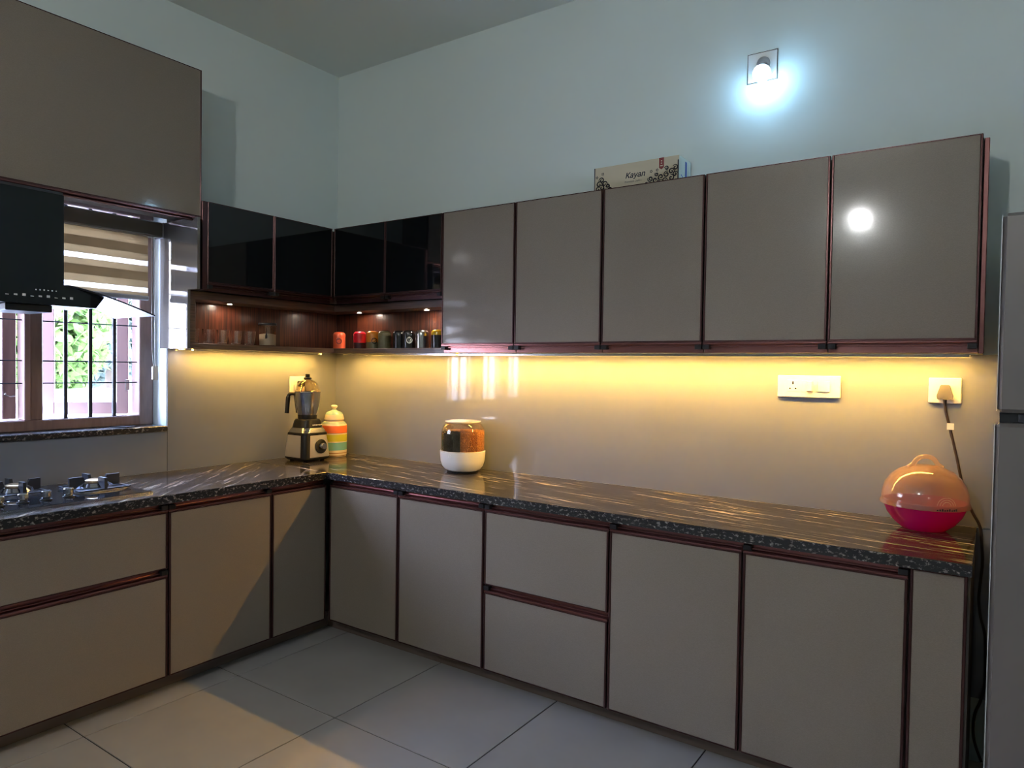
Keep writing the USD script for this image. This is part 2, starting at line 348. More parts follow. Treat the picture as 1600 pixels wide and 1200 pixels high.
bush('garden_tree', 'pale leafy tree seen through the barred light inside the opened sash', (-9.4, 3.05, -.3), 5.0, 1.75, 17000, 'leaf_pale', 5)
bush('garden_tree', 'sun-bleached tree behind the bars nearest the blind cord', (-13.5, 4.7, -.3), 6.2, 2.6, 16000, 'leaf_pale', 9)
bush('garden_tree', 'green tree outside behind the hood and the dark shutter strip', (-7.2, -2.6, -.3), 4.5, 1.8, 8000, 'leaf_green', 11)

# ------------------------------------------------------------------ base cabinets
DF, DL, PLH, ZP, ZD, ZB = .6078, .6277, .515, .0835, .783, .8235
def B(run, u0, u1, v0, v1, z0, z1, b=0.0):
    return bx(u0, u1, -v0, -v1, z0, z1, b) if run == 'R' else bx(v0, v1, -u0, -u1, z0, z1, b)
def front(run, parent, u0, u1, z0, z1, vf, kind='door', mat='champagne_laminate', handle='top', caps=(1, 1), fw=.0085, hp=.038, tone='rose_metal', fmat='rose_dark'):
    """a door or drawer front with its slim metal frame, grip profile and black end caps"""
    g = .0022
    d = part(parent, kind, B(run, u0+g+fw, u1-g-fw, vf-.018, vf-.002, z0+.004, z1-.003, .001), mat)
    part(d, 'edge_frame', [B(run, u0+g, u0+g+fw, vf-.02, vf, z0, z1, .0015), B(run, u1-g-fw, u1-g, vf-.02, vf, z0, z1, .0015),
                           B(run, u0+g+fw, u1-g-fw, vf-.019, vf-.001, z0, z0+.0045), B(run, u0+g+fw, u1-g-fw, vf-.019, vf-.001, z1-.0035, z1)], fmat)
    s = 1 if handle == 'top' else -1
    e = z1 if s > 0 else z0
    zz = lambda a, b_: (e+s*a, e+s*b_)
    if handle:
        part(d, 'grip_profile', [B(run, u0+g, u1-g, vf-.034, vf-.024, *zz(.0, hp)), B(run, u0+g, u1-g, vf-.026, vf-.001, *zz(.0005, .005), .001),
                                 B(run, u0+g, u1-g, vf-.006, vf+.001, *zz(.003, .012), .002), B(run, u0+g, u1-g, vf-.028, vf-.012, *zz(.016, .021), .001)], tone)
        for q, at in zip(caps, (0, 1)):
            if q:
                a, b_ = (u0+g, u0+.030) if at == 0 else (u1-.030, u1-g)
                part(d, 'end_cap', B(run, a, b_, vf-.024, vf+.0015, *zz(.0125, .031), .001), 'black_plastic')
    return d
def base_unit(run, u0, u1, label, vf, fronts=1, split=None, name='base_cabinet', cat='cabinet', caps=(0, 1)):
    loc = ((u0+u1)/2, -vf/2, 0) if run == 'R' else (vf/2, -(u0+u1)/2, 0)
    t = thing(name, label, cat, loc, 'base cabinets of the right-angled kitchen counter')
    part(t, 'carcass', B(run, u0+.001, u1-.001, .012, vf-.035, ZP, ZB-.001), 'carcass_board')
    if fronts == 1: front(run, t, u0, u1, ZP, ZD, vf, caps=caps)
    elif fronts == 2:
        front(run, t, u0, u1, split[1], ZD, vf, 'drawer', caps=caps)
        front(run, t, u0, u1, ZP, split[0], vf, 'drawer', caps=caps)
    return t
base_unit('R', .6477, 1.136, 'champagne base cabinet door nearest the inner corner, on the wall with the long counter', DF, caps=(0, 1))
base_unit('R', 1.137, 1.654, 'champagne base cabinet with one door below the grain dispenser', DF, caps=(1, 1))
base_unit('R', 1.655, 2.263, 'champagne two-drawer base unit in the middle of the long counter', DF, 2, (.425, .4625), 'drawer_cabinet', caps=(1, 0))
base_unit('R', 2.264, 2.777, 'champagne base cabinet with one door just beyond the two-drawer unit', DF, caps=(1, 0))
base_unit('R', 2.778, 3.284, 'champagne base cabinet with one wide door beside the narrow end panel', DF, caps=(1, 1))
t = thing('end_panel', 'narrow champagne filler panel closing the base cabinets next to the fridge', 'cabinet panel', (3.36, -.3, 0))
part(t, 'carcass', bx(3.286, 3.430, -.57, -.012, ZP, ZB-.001), 'carcass_board')
front('R', t, 3.285, 3.4375, ZP, ZB-.004, DF, 'panel', handle=None)
part(t, 'side_panel', bx(3.4315, 3.4415, -.584, -.010, .002, ZB-.001), 'carcass_board')
base_unit('L', .6077, .942, 'narrow champagne base cabinet under the mixer at the inner corner', DL, caps=(0, 0))
base_unit('L', .943, 1.457, 'champagne base cabinet crossed by the slanting shadow edge, between drawers and corner', DL, caps=(1, 1))
base_unit('L', 1.458, 2.30, 'wide champagne two-drawer base unit under the gas hob', DL, 2, (.507, .545), 'drawer_cabinet', caps=(1, 0))
single('plinth_board', bx(.534, 3.43, -PLH, -PLH+.014, 0.0005, ZP-.002), 'plinth_board', 'brown plinth board under the long row of base cabinets', 'plinth')
single('plinth_board', bx(.518, .532, -2.6, -PLH-.001, 0.0005, ZP-.002), 'plinth_board', 'brown plinth board under the base cabinets below the window', 'plinth')

# countertop
ct = thing('countertop', 'polished black granite countertop with pale streaks, running round the corner', 'countertop', (.6, -.3, ZB))
part(ct, 'slab', bx(.0085, 3.445, -.6255, -.0085, ZB+.0005, H, .002), 'granite_along')
part(ct, 'slab', bx(.0085, .6445, -2.6, -.6265, ZB+.0005, H, .002), 'granite_across')
part(ct, 'front_edge', bx(.6465, 3.446, -.6285, -.6258, ZB+.0005, H-.0006, .001), 'granite_edge', label='rough speckled front edge')
part(ct, 'front_edge', bx(.6448, .6475, -2.6, -.629, ZB+.0005, H-.0006, .001), 'granite_edge', label='rough speckled front edge')

# ------------------------------------------------------------------ wall cabinets
DU, ZU, ZUB, ZBOT = .2536, 2.2165, 1.534, 1.487
us = [1.091, 1.553, 2.026, 2.492, 2.967, 3.436]
ulab = ['champagne wall cabinet beside the open wooden niche', 'second champagne wall cabinet counted from the open wooden niche',
        'champagne wall cabinet under the printed carton', 'champagne wall cabinet between the carton and the last cabinet', 'champagne wall cabinet nearest the fridge, with a round lamp reflection']
for i in range(5):
    u0, u1 = us[i]+.0005, us[i+1]-.0005
    t = thing('wall_cabinet', ulab[i], 'cabinet', ((u0+u1)/2, -.13, ZBOT), 'champagne wall cabinets over the long counter')
    part(t, 'carcass', bx(u0, u1, -.218, -.009, ZBOT+.004, ZU-.006), 'carcass_board')
    front('R', t, u0, u1, ZUB, ZU, DU, handle='bottom', caps=(1, 1), hp=.044, fw=.0075)
t = thing('cabinet_end_panel', 'dark copper upright edge panel at the fridge end of the wall cabinets', 'cabinet panel', (3.445, -.12, ZBOT))
part(t, 'side_panel', bx(3.4365, 3.448, -.228, -.009, ZBOT, ZU-.012), 'carcass_board')
part(t, 'copper_edge', bx(3.4365, 3.452, -.238, -.2285, ZBOT, ZU-.012, .002), 'rose_metal')

ZG0 = 1.818
def glass_unit(run, ua, splits, label, u_c0):
    loc = (splits[1], -.13, ZG0) if run == 'R' else (.13, -splits[1], ZG0)
    t = thing('glass_cabinet', label, 'cabinet', loc, 'black glass corner wall cabinets')
    part(t, 'carcass', B(run, u_c0, splits[-1]-.001, .009, .218, ZG0-.038, ZU-.006), 'niche_board')
    for a, b_, cp in zip(splits[:-1], splits[1:], ((0, 1), (1, 1))):
        front(run, t, a, b_, ZG0, ZU, DU, 'door', 'black_glass', 'bottom', cp, fw=.006, hp=.042, tone='rose_dark')
    return t
gl = glass_unit('L', .254, (.2575, .662, 1.054), 'black glass wall cabinet pair on the window side of the corner', .010)
part(gl, 'end_panel', bx(.009, .2545, -1.083, -1.0545, 1.778, ZU-.001, .002), 'rose_dark')
glass_unit('R', .254, (.2575, .676, 1.0905), 'black glass wall cabinet pair beside the champagne cabinets', .2195)

# open wooden niche below the glass cabinets
NB, NT0, NT1, ND = 1.516, 1.735, 1.776, .180
def niche(run, u0, u1, u_front, label, stile):
    loc = ((u0+u1)/2, -.09, 1.487) if run == 'R' else (.09, -(u0+u1)/2, 1.487)
    t = thing('wall_niche', label, 'open shelf', loc, 'open wooden niche under the glass cabinets')
    part(t, 'back_panel', B(run, u0, u1, .0085, .0145, NB, NT0), 'niche_wood')
    part(t, 'shelf_board', B(run, u_front, u1, .0085, ND, ZBOT, NB, .0015), 'niche_board')
    part(t, 'top_board', B(run, u_front, u1, .0085, ND, NT0, NT1, .0015), 'niche_board')
    if stile: part(t, 'end_board', B(run, u1-.034, u1, .0085, ND+.001, NB, NT0, .0015), 'niche_board')
    return t
nl = niche('L', .0145, 1.1065, .0085, 'lit wooden niche holding the drinking glasses', True)
nr = niche('R', .0150, 1.0895, .1805, 'lit wooden niche holding the row of coloured canisters', False)
sd = thing('side_panel', 'tall glossy panel between the window and the niche, mirroring the blind', 'cabinet panel', (.1, -1.115, 1.49))
pm('mirror_laminate', (.22, .205, .185), .06, .5, coat_weight=.3, coat_roughness=.02)
part(sd, 'panel', [ext([(.0003, 1.4885), (.195, 1.4885), (.195, 1.777), (.278, 1.777), (.278, 2.126), (.0003, 2.126)], 'y', -1.1225, -1.1087),
                   bx(-.058, .0003, -1.1225, -1.1204, 1.4885, 2.126)], 'mirror_laminate')

# tall cabinet above the window and hood
t = thing('hood_cabinet', 'large champagne wall cabinet high above the window and cooker hood', 'cabinet', (.13, -1.6, 2.13))
part(t, 'carcass', bx(.009, .222, -2.45, -1.087, 2.142, 2.84), 'carcass_board')
front('L', t, 1.085, 2.45, 2.134, 2.847, DU, 'door', handle='bottom', caps=(0, 0), hp=.020, fw=.006)

# downlights
def downlight(x, y, z, label, glow='spot_glow'):
    t = thing('downlight', label, 'downlight', (x, y, z), 'tiny recessed downlights of the wall units')
    part(t, 'ring', lathe([(.0125, 0), (.019, 0), (.019, -.0035), (.0125, -.0035), (.0125, 0)], (x, y, z-.0003), 24), 'steel', 30)
    part(t, 'lens', lathe([(0, -.0005), (.012, -.0005), (.012, -.003), (0, -.003)], (x, y, z-.0003), 24), glow)
downlight(.1, -.829, NT0, 'small glowing downlight over the drinking glasses')
downlight(.316, -.1, NT0, 'small glowing downlight over the red canister')
downlight(.855, -.1, NT0, 'small glowing downlight over the silver canister')
downlight(.06, -1.075, ZBOT, 'small glowing downlight under the niche end next to the window', 'spot_soft')

# LED strips under the wall units
def strip(run, u0, u1, v, mat, label):
    loc = ((u0+u1)/2, -v, ZBOT) if run == 'R' else (v, -(u0+u1)/2, ZBOT)
    t = thing('light_strip', label, 'light strip', loc)
    part(t, 'channel', [B(run, u0, u1, v-.009, v+.009, ZBOT-.003, ZBOT-.0004), B(run, u0, u1, v-.009, v-.0075, ZBOT-.0068, ZBOT-.003), B(run, u0, u1, v+.0075, v+.009, ZBOT-.0105, ZBOT-.003)], 'steel')
    part(t, 'diffuser', B(run, u0+.001, u1-.001, v-.006, v+.006, ZBOT-.0068, ZBOT-.0034), mat)
strip('R', 1.10, 3.41, .112, 'led_glow', 'warm light strip under the champagne wall cabinets')
strip('R', .20, 1.085, .112, 'led_glow_mid', 'warm light strip under the niche of coloured canisters')
strip('L', .20, 1.03, .085, 'led_glow_soft', 'warm light strip under the niche of drinking glasses')

# ------------------------------------------------------------------ wall lamps
def wall_lamp(label, side):
    """built for the wall y = 0 (lamp reaches to -y), side = -1 turns it for the opposite wall"""
    t = thing('wall_lamp', label, 'lamp', (2.6405, -.0005, 2.705) if side > 0 else (2.49, Y1+.0005, 2.81), rotz=0 if side > 0 else 180)
    part(t, 'back_plate', [bx(-.0595, .0595, -.006, 0, -.0595, .0595, .0015)], 'white_plastic', local=True)
    part(t, 'plate_rim', [bx(-.0625, .0625, -.003, 0, .0595, .0625), bx(-.0625, .0625, -.003, 0, -.0625, -.0595), bx(-.0625, -.0595, -.003, 0, -.0595, .0595), bx(.0595, .0625, -.003, 0, -.0595, .0595)], 'grey_plastic', local=True)
    d = np.array([.10, -.66, -.74]); d /= np.linalg.norm(d); o = np.array([0.006, -.010, .008])
    hold = align(lathe([(0, -.012), (.026, -.012), (.027, .0), (.024, .022), (.019, .026), (0, .026)], seg=32), d); hold.apply_translation(o)
    hold = hold.slice_plane([0, -.0055, 0], [0, -1, 0], cap=True, engine='earcut') if True else hold
    part(t, 'holder', hold, 'blind_rail', 40, local=True)
    neck = align(lathe([(0, .026), (.016, .026), (.020, .040), (.030, .060), (.0325, .068), (0, .068)], seg=32), d); neck.apply_translation(o)
    part(t, 'bulb_body', neck, 'white_plastic', 40, local=True)
    pr = [(0, .068), (.0325, .068)] + [(.0355*math.cos(a), .080+.0355*math.sin(a)) for a in np.linspace(-.25, math.pi/2, 14)]; pr[-1] = (0, .1155)
    dm = align(lathe(pr, seg=32), d); dm.apply_translation(o)
    part(t, 'bulb_dome', dm, 'bulb_glow' if side > 0 else 'far_bulb_glow', True, local=True)
wall_lamp('glowing white bulb in an angled holder on the wall above the cabinets', 1)
wall_lamp('white bulb on the wall facing the cabinets', -1)

# ------------------------------------------------------------------ cooker hood and hob
HC = -1.862
hd = thing('range_hood', 'black glass cooker hood with flared steel wings under the high cabinet', 'cooker hood', (.2, HC, 1.6))
part(hd, 'chimney', bx(.100, .292, HC-.138, HC+.138, 1.727, 2.112), 'cast_black')
part(hd, 'glass_front', bx(.2925, .300, HC-.138, HC+.138, 1.727, 2.10, .001), 'black_glass')
yr = [(-1.583, 1.698), (-1.622, 1.640)]
poly = [(-1.583, 1.697), (-1.622, 1.641), (2*HC+1.622, 1.641), (2*HC+1.583, 1.697), (2*HC+1.745, 1.7235), (-1.745, 1.7235)]
part(hd, 'body', ext([(y*1.0, z) for y, z in poly], 'x', .100, .344), 'cast_black')
fa = part(hd, 'control_panel', ext(poly, 'x', .3445, .352), 'black_glass')
ic = [bx(.352, .3526, HC+.012+.0145*k, HC+.017+.0145*k, 1.6955, 1.7005) for k in range(6)] + [bx(.352, .3526, HC-.09+.0285*k, HC-.078+.0285*k, 1.669, 1.6725 + .003*(k % 3)) for k in range(9)]
part(fa, 'control_icons', ic, 'white_print', kind='stuff')
part(hd, 'filter_tray', bx(.11, .33, HC-.082, HC+.082, 1.612, 1.6405, .003), 'black_plastic')
for s in (1, -1):
    rows = []
    for f in np.linspace(0, 1, 9):
        y = -1.735+f*.308; z = 1.7275-.106*f**1.35; xf = .345+.113*f
        rows.append((y if s > 0 else 2*HC-y, z, xf))
    V = []; F = []
    for y, z, xf in rows: V += [(.100, y, z), (xf, y, z), (.100, y, z-.004), (xf, y, z-.004)]
    for i in range(len(rows)-1):
        a, b_ = i*4, i*4+4
        for q in ((0, 1), (1, 3), (3, 2), (2, 0)):
            F += [[a+q[0], a+q[1], b_+q[1]], [a+q[0], b_+q[1], b_+q[0]]]
    e = (len(rows)-1)*4; F += [[0, 2, 3], [0, 3, 1], [e, e+1, e+3], [e, e+3, e+2]]
    w = fixw(trimesh.Trimesh(V, F, process=False))
    part(hd, 'canopy_wing', w, 'steel_wing', 30)
    ed = [(xf, y, z-.002) for y, z, xf in rows]
    part(hd, 'wing_edge', tube(ed, .0032, 6), 'dark_bar')

hb = thing('gas_hob', 'black glass gas hob set on the granite under the window', 'hob', (.33, -1.85, H))
part(hb, 'glass_plate', bx(.075, .553, -2.225, -1.487, H+.0005, H+.010, .003), 'black_glass')
for xx in (.553, .072): part(hb, 'steel_trim', bx(xx, xx+.003, -2.225, -1.487, H+.0005, H+.008), 'polished_steel')
def burner(cx, cy, r):
    z = H+.0102
    part(hb, 'drip_plate', ext(sbox(-r, -r, r, r).buffer(.012, quad_segs=3).intersection(Point(0, 0).buffer(r*1.32, quad_segs=8)), 'z', z, z+.006).apply_translation([cx, cy, 0]), 'cookware_blue')
    part(hb, 'burner_ring', lathe([(0, 0), (.052, 0), (.055, .006), (.044, .020), (0, .022)], (cx, cy, z+.006), 32), 'polished_steel', 40)
    part(hb, 'burner_cap', lathe([(0, 0), (.036, 0), (.037, .008), (.030, .012), (0, .013)], (cx, cy, z+.028), 32), 'brass', 40)
    ps = part(hb, 'pan_support', [bx(cx-r, cx+r, cy-r-.006, cy-r+.004, z+.006, z+.011), bx(cx-r, cx+r, cy+r-.004, cy+r+.006, z+.006, z+.011), bx(cx-r-.006, cx-r+.004, cy-r, cy+r, z+.006, z+.011), bx(cx+r-.004, cx+r+.006, cy-r, cy+r, z+.006, z+.011)], 'cast_black')
    for a in range(4):
        c, s = math.cos(a*math.pi/2), math.sin(a*math.pi/2)
        m = ext([(.040, .032), (.048, .055), (r+.004, .055), (r+.004, .011), (r-.02, .008), (.06, .02)], 'y', -.006, .006)
        T = np.array([[c, -s, 0, cx], [s, c, 0, cy], [0, 0, 1, z], [0, 0, 0, 1.0]]); m.apply_transform(T)
        part(ps, 'support_arm', m, 'cast_black')
burner(.305, -1.607, .098); burner(.195, -1.862, .085); burner(.305, -2.105, .098)
for y in (-1.765, -1.845, -1.925, -2.005):
    k = part(hb, 'knob', lathe([(0, 0), (.015, 0), (.016, .010), (.013, .013), (.018, .016), (.0185, .034), (.016, .037), (0, .0375)], (.435, y, H+.0102), 28), 'polished_steel', 40)
    part(k, 'knob_base', lathe([(.0165, 0), (.022, 0), (.021, .004), (.0165, .004), (.0165, 0)], (.435, y, H+.0102), 28), 'black_plastic', 30)

# ------------------------------------------------------------------ blind
bl = thing('zebra_blind', 'half drawn striped day-and-night roller blind in the window', 'blind', (-.06, -1.75, 1.72))
BX = -.065
part(bl, 'cassette', bx(-.093, -.018, -2.452, -1.131, 2.050, 2.126, .006), 'blind_case')
part(bl, 'cassette_end', bx(-.095, -.016, -1.1305, -1.1255, 2.048, 2.128, .002), 'blind_rail')
zs = [2.050, 2.006, 1.962, 1.927, 1.903, 1.871, 1.827, 1.792, 1.768, 1.752]
for k, (a, b_) in enumerate(zip(zs[:-1], zs[1:])):
    kind = ('tan', 'dark', 'tan', 'sheer')[k % 4]
    part(bl, 'sheer_band' if kind == 'sheer' else 'fabric_band', bx(BX-.0005, BX+.0005, -2.43, -1.182, b_, a), 'blind_' + kind)
part(bl, 'bottom_rail', bx(BX-.010, BX+.010, -2.432, -1.179, 1.728, 1.752, .005), 'blind_rail')
part(bl, 'cord', tube(smoothpath([(-.030, -1.180, 2.052), (-.030, -1.181, 1.8), (-.028, -1.180, 1.5), (-.028, -1.172, 1.392)], 6), .0016, 6), 'white_plastic')
part(bl, 'cord', tube(smoothpath([(-.042, -1.160, 2.052), (-.042, -1.160, 1.8), (-.040, -1.160, 1.5), (-.034, -1.160, 1.392)], 6), .0016, 6), 'white_plastic')
part(bl, 'cord_weight', [bx(-.040, -.018, -1.178, -1.150, 1.325, 1.398, .004)], 'clear_plastic')
single('sill_offcut', ext([(-.094, -1.355), (-.088, -1.300), (-.020, -1.262), (-.006, -1.320)], 'z', 1.0940, 1.0985), 'black_plastic', 'thin dark flat piece lying on the granite window sill', 'offcut')

# ------------------------------------------------------------------ fridge and its cable
fx0, fx1, fy = 3.487, 4.14, -.70
fg = thing('fridge', 'tall silver two-door fridge at the end of the counter', 'fridge', (3.8, -.4, 0))
part(fg, 'body', bx(fx0+.012, fx1-.006, fy+.075, -.10, .02, 1.845, .006), 'fridge_silver')
d = part(fg, 'freezer_door', bx(fx0+.006, fx1, fy, fy+.065, 1.312, 1.862, .010), 'fridge_silver')
part(d, 'door_edge', bx(fx0+.0035, fx0+.0058, fy+.004, fy+.06, 1.316, 1.858), 'fridge_edge')
d = part(fg, 'fridge_door', bx(fx0+.003, fx1, fy, fy+.065, .06, 1.283, .010), 'fridge_silver')
part(d, 'door_edge', bx(fx0, fx0+.0028, fy+.004, fy+.06, .064, 1.279), 'fridge_edge')
part(fg, 'handle_recess', bx(fx0+.012, fx1-.006, fy+.025, fy+.074, 1.2835, 1.3115), 'dark_recess')
part(fg, 'handle_plate', bx(fx0+.055, fx1-.06, fy+.016, fy+.0245, 1.286, 1.309, .002), 'dark_bar')
for x in (fx0+.05, fx1-.08): part(fg, 'foot', bx(x, x+.035, fy+.09, fy+.13, 0.0003, .0198), 'black_plastic')

def plate(name, x0, x1, z0, z1, label, cat='socket'):
    t = thing(name, label, cat, ((x0+x1)/2, -.0085, (z0+z1)/2))
    part(t, 'cover_plate', bx(x0, x1, -.020, -.0085, z0, z1, .003), 'white_plastic')
    return t
t = plate('switch_socket', 2.737, 2.979, 1.311, 1.402, 'wide white plate with three-pin socket, plugged-in adapter and switch')
part(t, 'socket_face', bx(2.775, 2.822, -.0215, -.020, 1.334, 1.382, .001), 'white_plastic')
for dx, z, w, h in ((.0, 1.370, .006, .013), (-.011, 1.3475, .0075, .0055), (.011, 1.3475, .0075, .0055)):
    part(t, 'pin_hole', ext(rrect(w, h, min(w, h)*.45).buffer(0), 'y', -.0219, -.0214).apply_translation([2.7985+dx, 0, z]), 'black_plastic')
part(t, 'slot_face', bx(2.832, 2.876, -.0213, -.020, 1.334, 1.382, .001), 'white_plastic')
part(t, 'adapter', bx(2.855, 2.878, -.046, -.0214, 1.336, 1.379, .003), 'white_plastic')
part(t, 'rocker_switch', bx(2.893, 2.941, -.0255, -.020, 1.336, 1.381, .002), 'white_plastic')
t = plate('fridge_socket', 3.281, 3.386, 1.307, 1.402, 'square white socket plate with the grey fridge plug')
t = plate('mixer_socket', 3.0, 3.1, 1.2, 1.3, 'x') if False else thing('mixer_socket', 'square white socket plate on the wall behind the mixer', 'socket', (.0085, -.315, 1.3))
part(t, 'cover_plate', bx(.0085, .018, -.371, -.262, 1.245, 1.344, .003), 'white_plastic')
part(t, 'socket_face', bx(.018, .0195, -.342, -.292, 1.268, 1.320, .001), 'white_plastic')
mp = thing('mixer_plug', 'black plug and lead in the socket behind the mixer jar', 'plug', (.03, -.315, 1.3))
part(mp, 'plug_body', bx(.0196, .062, -.325, -.293, 1.283, 1.316, .006), 'black_plastic')
part(mp, 'lead', tube(smoothpath([(.058, -.309, 1.300), (.075, -.325, 1.285), (.072, -.34, 1.22), (.065, -.33, 1.0), (.07, -.32, .8655), (.10, -.35, .8655)]), .0035, 6), 'cable_brown', True)
pg = thing('fridge_plug', 'grey three-pin plug with a long dark cable hanging beside the fridge', 'plug', (3.335, -.03, 1.35))
pp = Polygon([(-.024, -.026), (.024, -.026), (.026, -.012), (.014, .028), (-.014, .028), (-.026, -.012)]).buffer(-.006).buffer(.006, quad_segs=4)
part(pg, 'plug_body', ext(pp, 'y', -.050, -.0203).apply_translation([3.335, 0, 1.348]), 'grey_plastic')
part(pg, 'strain_relief', tube([(3.335, -.036, 1.322), (3.336, -.036, 1.300)], [.007, .0045], 10), 'cable_brown', True)
cb = smoothpath([(3.336, -.036, 1.302), (3.341, -.036, 1.27), (3.353, -.033, 1.22), (3.375, -.03, 1.12), (3.398, -.027, 1.01), (3.428, -.025, .92), (3.4535, -.024, .868), (3.461, -.024, .80), (3.4645, -.024, .73), (3.459, -.022, .65), (3.457, -.022, .60), (3.464, -.024, .54), (3.478, -.026, .48), (3.482, -.04, .40), (3.482, -.04, .30), (3.472, -.045, .245), (3.456, -.045, .19), (3.452, -.045, .13), (3.460, -.045, .08), (3.48, -.06, .03)], 8)
part(pg, 'cable', tube(cb, .0047, 8), 'cable_brown', True)
part(pg, 'paper_tag', bx(3.344, 3.366, -.0385, -.0375, 1.212, 1.236), 'white_print', label='small white paper tag')

# ------------------------------------------------------------------ things on the counter
# mixer grinder
mx, my = .195, -.385
mg = thing('mixer_grinder', 'steel and black mixer grinder with domed jar on the corner of the counter', 'mixer', (mx, my, H))
S = lambda z, a, r: rsq(mx, my, H+z, a, r)
part(mg, 'body', loft([S(.018, .094, .030), S(.030, .0965, .030), S(.10, .091, .030), S(.150, .0845, .030)]), 'brushed_steel', 35)
part(mg, 'base_ring', loft([S(.008, .088, .03), S(.018, .097, .03), S(.024, .0968, .03)]), 'black_plastic', 35)
for sx in (-1, 1):
    for sy in (-1, 1): part(mg, 'foot', lathe([(0, 0), (.012, 0), (.014, .008), (0, .008)], (mx+sx*.06, my+sy*.06, H+.0003), 16), 'black_plastic', 30)
part(mg, 'band', loft([S(.150, .0865, .030), S(.152, .0875, .030), S(.163, .0865, .030), S(.165, .085, .030)]), 'black_plastic', 35)
part(mg, 'shoulder', loft([S(.165, .0845, .034), S(.178, .080, .038), S(.192, .073, .042)]), 'steel', 35)
part(mg, 'collar', loft([S(.186, .0735, .046), S(.192, .0735, .046), S(.232, .066, .046), S(.240, .061, .046), S(.241, .05, .044)]), 'black_plastic', 35)
# black corner stripe (towards +x,-y)
def cornerstripe(levels, w, out):
    secs = []
    for z, a in levels:
        pts = [p for p in rsq(mx, my, H+z, a+out, .030, 8) if p[0]-mx > a-.055 and p[1]-my < -(a-.055) and ((p[0]-mx) - (p[1]-my)*-1) is not None]
        pts = [(p[0], p[1]) for p in pts]
        ring = sorted(pts, key=lambda p: math.atan2(p[1]-my, p[0]-mx))
        ring = [(mx+a+out, my-a+.030+w)] + ring[::-1] + [(mx+a-.030-w, my-a-out)]
        inner = [(x-.012*np.sign(x-mx), y-.012*np.sign(y-my)) for x, y in ring[::-1]]
        secs.append(np.array([(x, y, H+z) for x, y in ring+inner]))
    return loft(secs)
part(mg, 'corner_stripe', cornerstripe([(.022, .0962), (.030, .0965), (.10, .091), (.150, .0845)], .006, .0012), 'black_plastic', 30)
kb = align(lathe([(0, 0), (.040, 0), (.041, .004), (.036, .008), (0, .009)], seg=40), [1, 0, .09]); kb.apply_translation([mx+.0925, my+.022, H+.085])
dk = part(mg, 'dial_plate', kb, 'black_plastic', 40)
k2 = align(lathe([(0, .008), (.019, .008), (.018, .028), (.0155, .031), (0, .031)], seg=32), [1, 0, .09]); k2.apply_translation([mx+.0925, my+.022, H+.085])
part(dk, 'speed_knob', k2, 'steel', 40)
em = ext(Polygon([(-.012, -.010), (.012, -.010), (0, .014)]).difference(Polygon([(-.006, -.006), (.006, -.006), (0, .006)])), 'x', 0, .0012)
em.apply_transform(trimesh.transformations.rotation_matrix(-math.pi/4, [0, 0, 1])); em.apply_translation([mx+.0665, my-.0665, H+.176])
part(mg, 'emblem', em, 'white_print')
wm = [bx(mx+.0715, mx+.0727, my-.022+.012*k, my-.013+.012*k, H+.205+.001*(k % 2), H+.211) for k in range(6)]
part(mg, 'wordmark', wm, 'white_print')
jar = lathe([(0, .241), (.046, .241), (.050, .250), (.052, .262), (.060, .285), (.068, .330), (.0725, .392), (.0742, .394), (.0742, .398), (.0712, .398), (.066, .330), (.058, .287), (.046, .265), (0, .262)], (mx, my, H))
part(mg, 'jar', jar, 'polished_steel', 40)
part(mg, 'jar_base', lathe([(0, .2412), (.053, .2412), (.054, .262), (.0525, .268), (.045, .262), (0, .262)], (mx, my, H)), 'black_plastic', 40)
ld = [(.0715, .399), (.0735, .401), (.0735, .408), (.068, .412)] + [(.066*math.cos(a), .412+.060*math.sin(a)) for a in np.linspace(.15, 1.28, 10)] + [(.0165, .4705)]
ld = ld + [(max(r-.003, .012), z-.0028) for r, z in ld[::-1]] + [ld[0]]
pane('lid_plastic', (.97, .90, .78), 1.55, .04)
part(mg, 'lid', lathe(ld, (mx, my, H)), 'lid_plastic', 40)
part(mg, 'lid_cap', lathe([(0, .469), (.020, .469), (.023, .474), (.022, .480), (.013, .483), (.013, .498), (.010, .501), (0, .501)], (mx, my, H), 28), 'black_plastic', 40)
hx = np.array([-_c(YAW), _s(YAW)]); hz = lambda r, z: (mx+hx[0]*r, my+hx[1]*r, H+z)
part(mg, 'handle', tube(smoothpath([hz(.066, .382), hz(.085, .386), hz(.104, .383), hz(.113, .365), hz(.116, .33), hz(.119, .29), hz(.121, .272)], 6), np.r_[np.full(18, .0095), np.full(19, .0125)], 10), 'black_plastic', True)
part(mg, 'handle_strap', tube(smoothpath([hz(.0745, .386), hz(.071, .35), hz(.066, .31), hz(.0615, .275)], 5), .006, 8), 'black_plastic', True)

# striped ceramic jar
jx, jy = .172, -.165
cream = (.66, .55, .40)
zramp('painted_bands', H, H+.218, [(0, cream), (.03, (.30, .17, .09)), (.05, cream), (.10, (.35, .20, .10)), (.125, cream), (.19, (.17, .40, .40)), (.405, cream), (.435, (.50, .47, .03)), (.625, cream), (.655, (.25, .13, .05)), (.67, (.80, .16, .04)), (.87, cream), (.91, (.34, .42, .36)), (.975, cream)])
zramp('painted_lid', H+.200, H+.320, [(0, cream), (.46, (.30, .47, .44)), (.62, (.42, .58, .55)), (.72, cream), (.90, (.40, .50, .46)), (.96, cream)])
cj = thing('ceramic_jar', 'striped ceramic jar with lid, orange yellow and blue bands, behind the mixer', 'jar', (jx, jy, H))
part(cj, 'body', lathe([(0, .0005), (.070, .0005), (.075, .005), (.0775, .02), (.0785, .10), (.0785, .175), (.076, .195), (.066, .210), (.056, .216), (.055, .220), (0, .220)], (jx, jy, H)), 'painted_bands', 40)
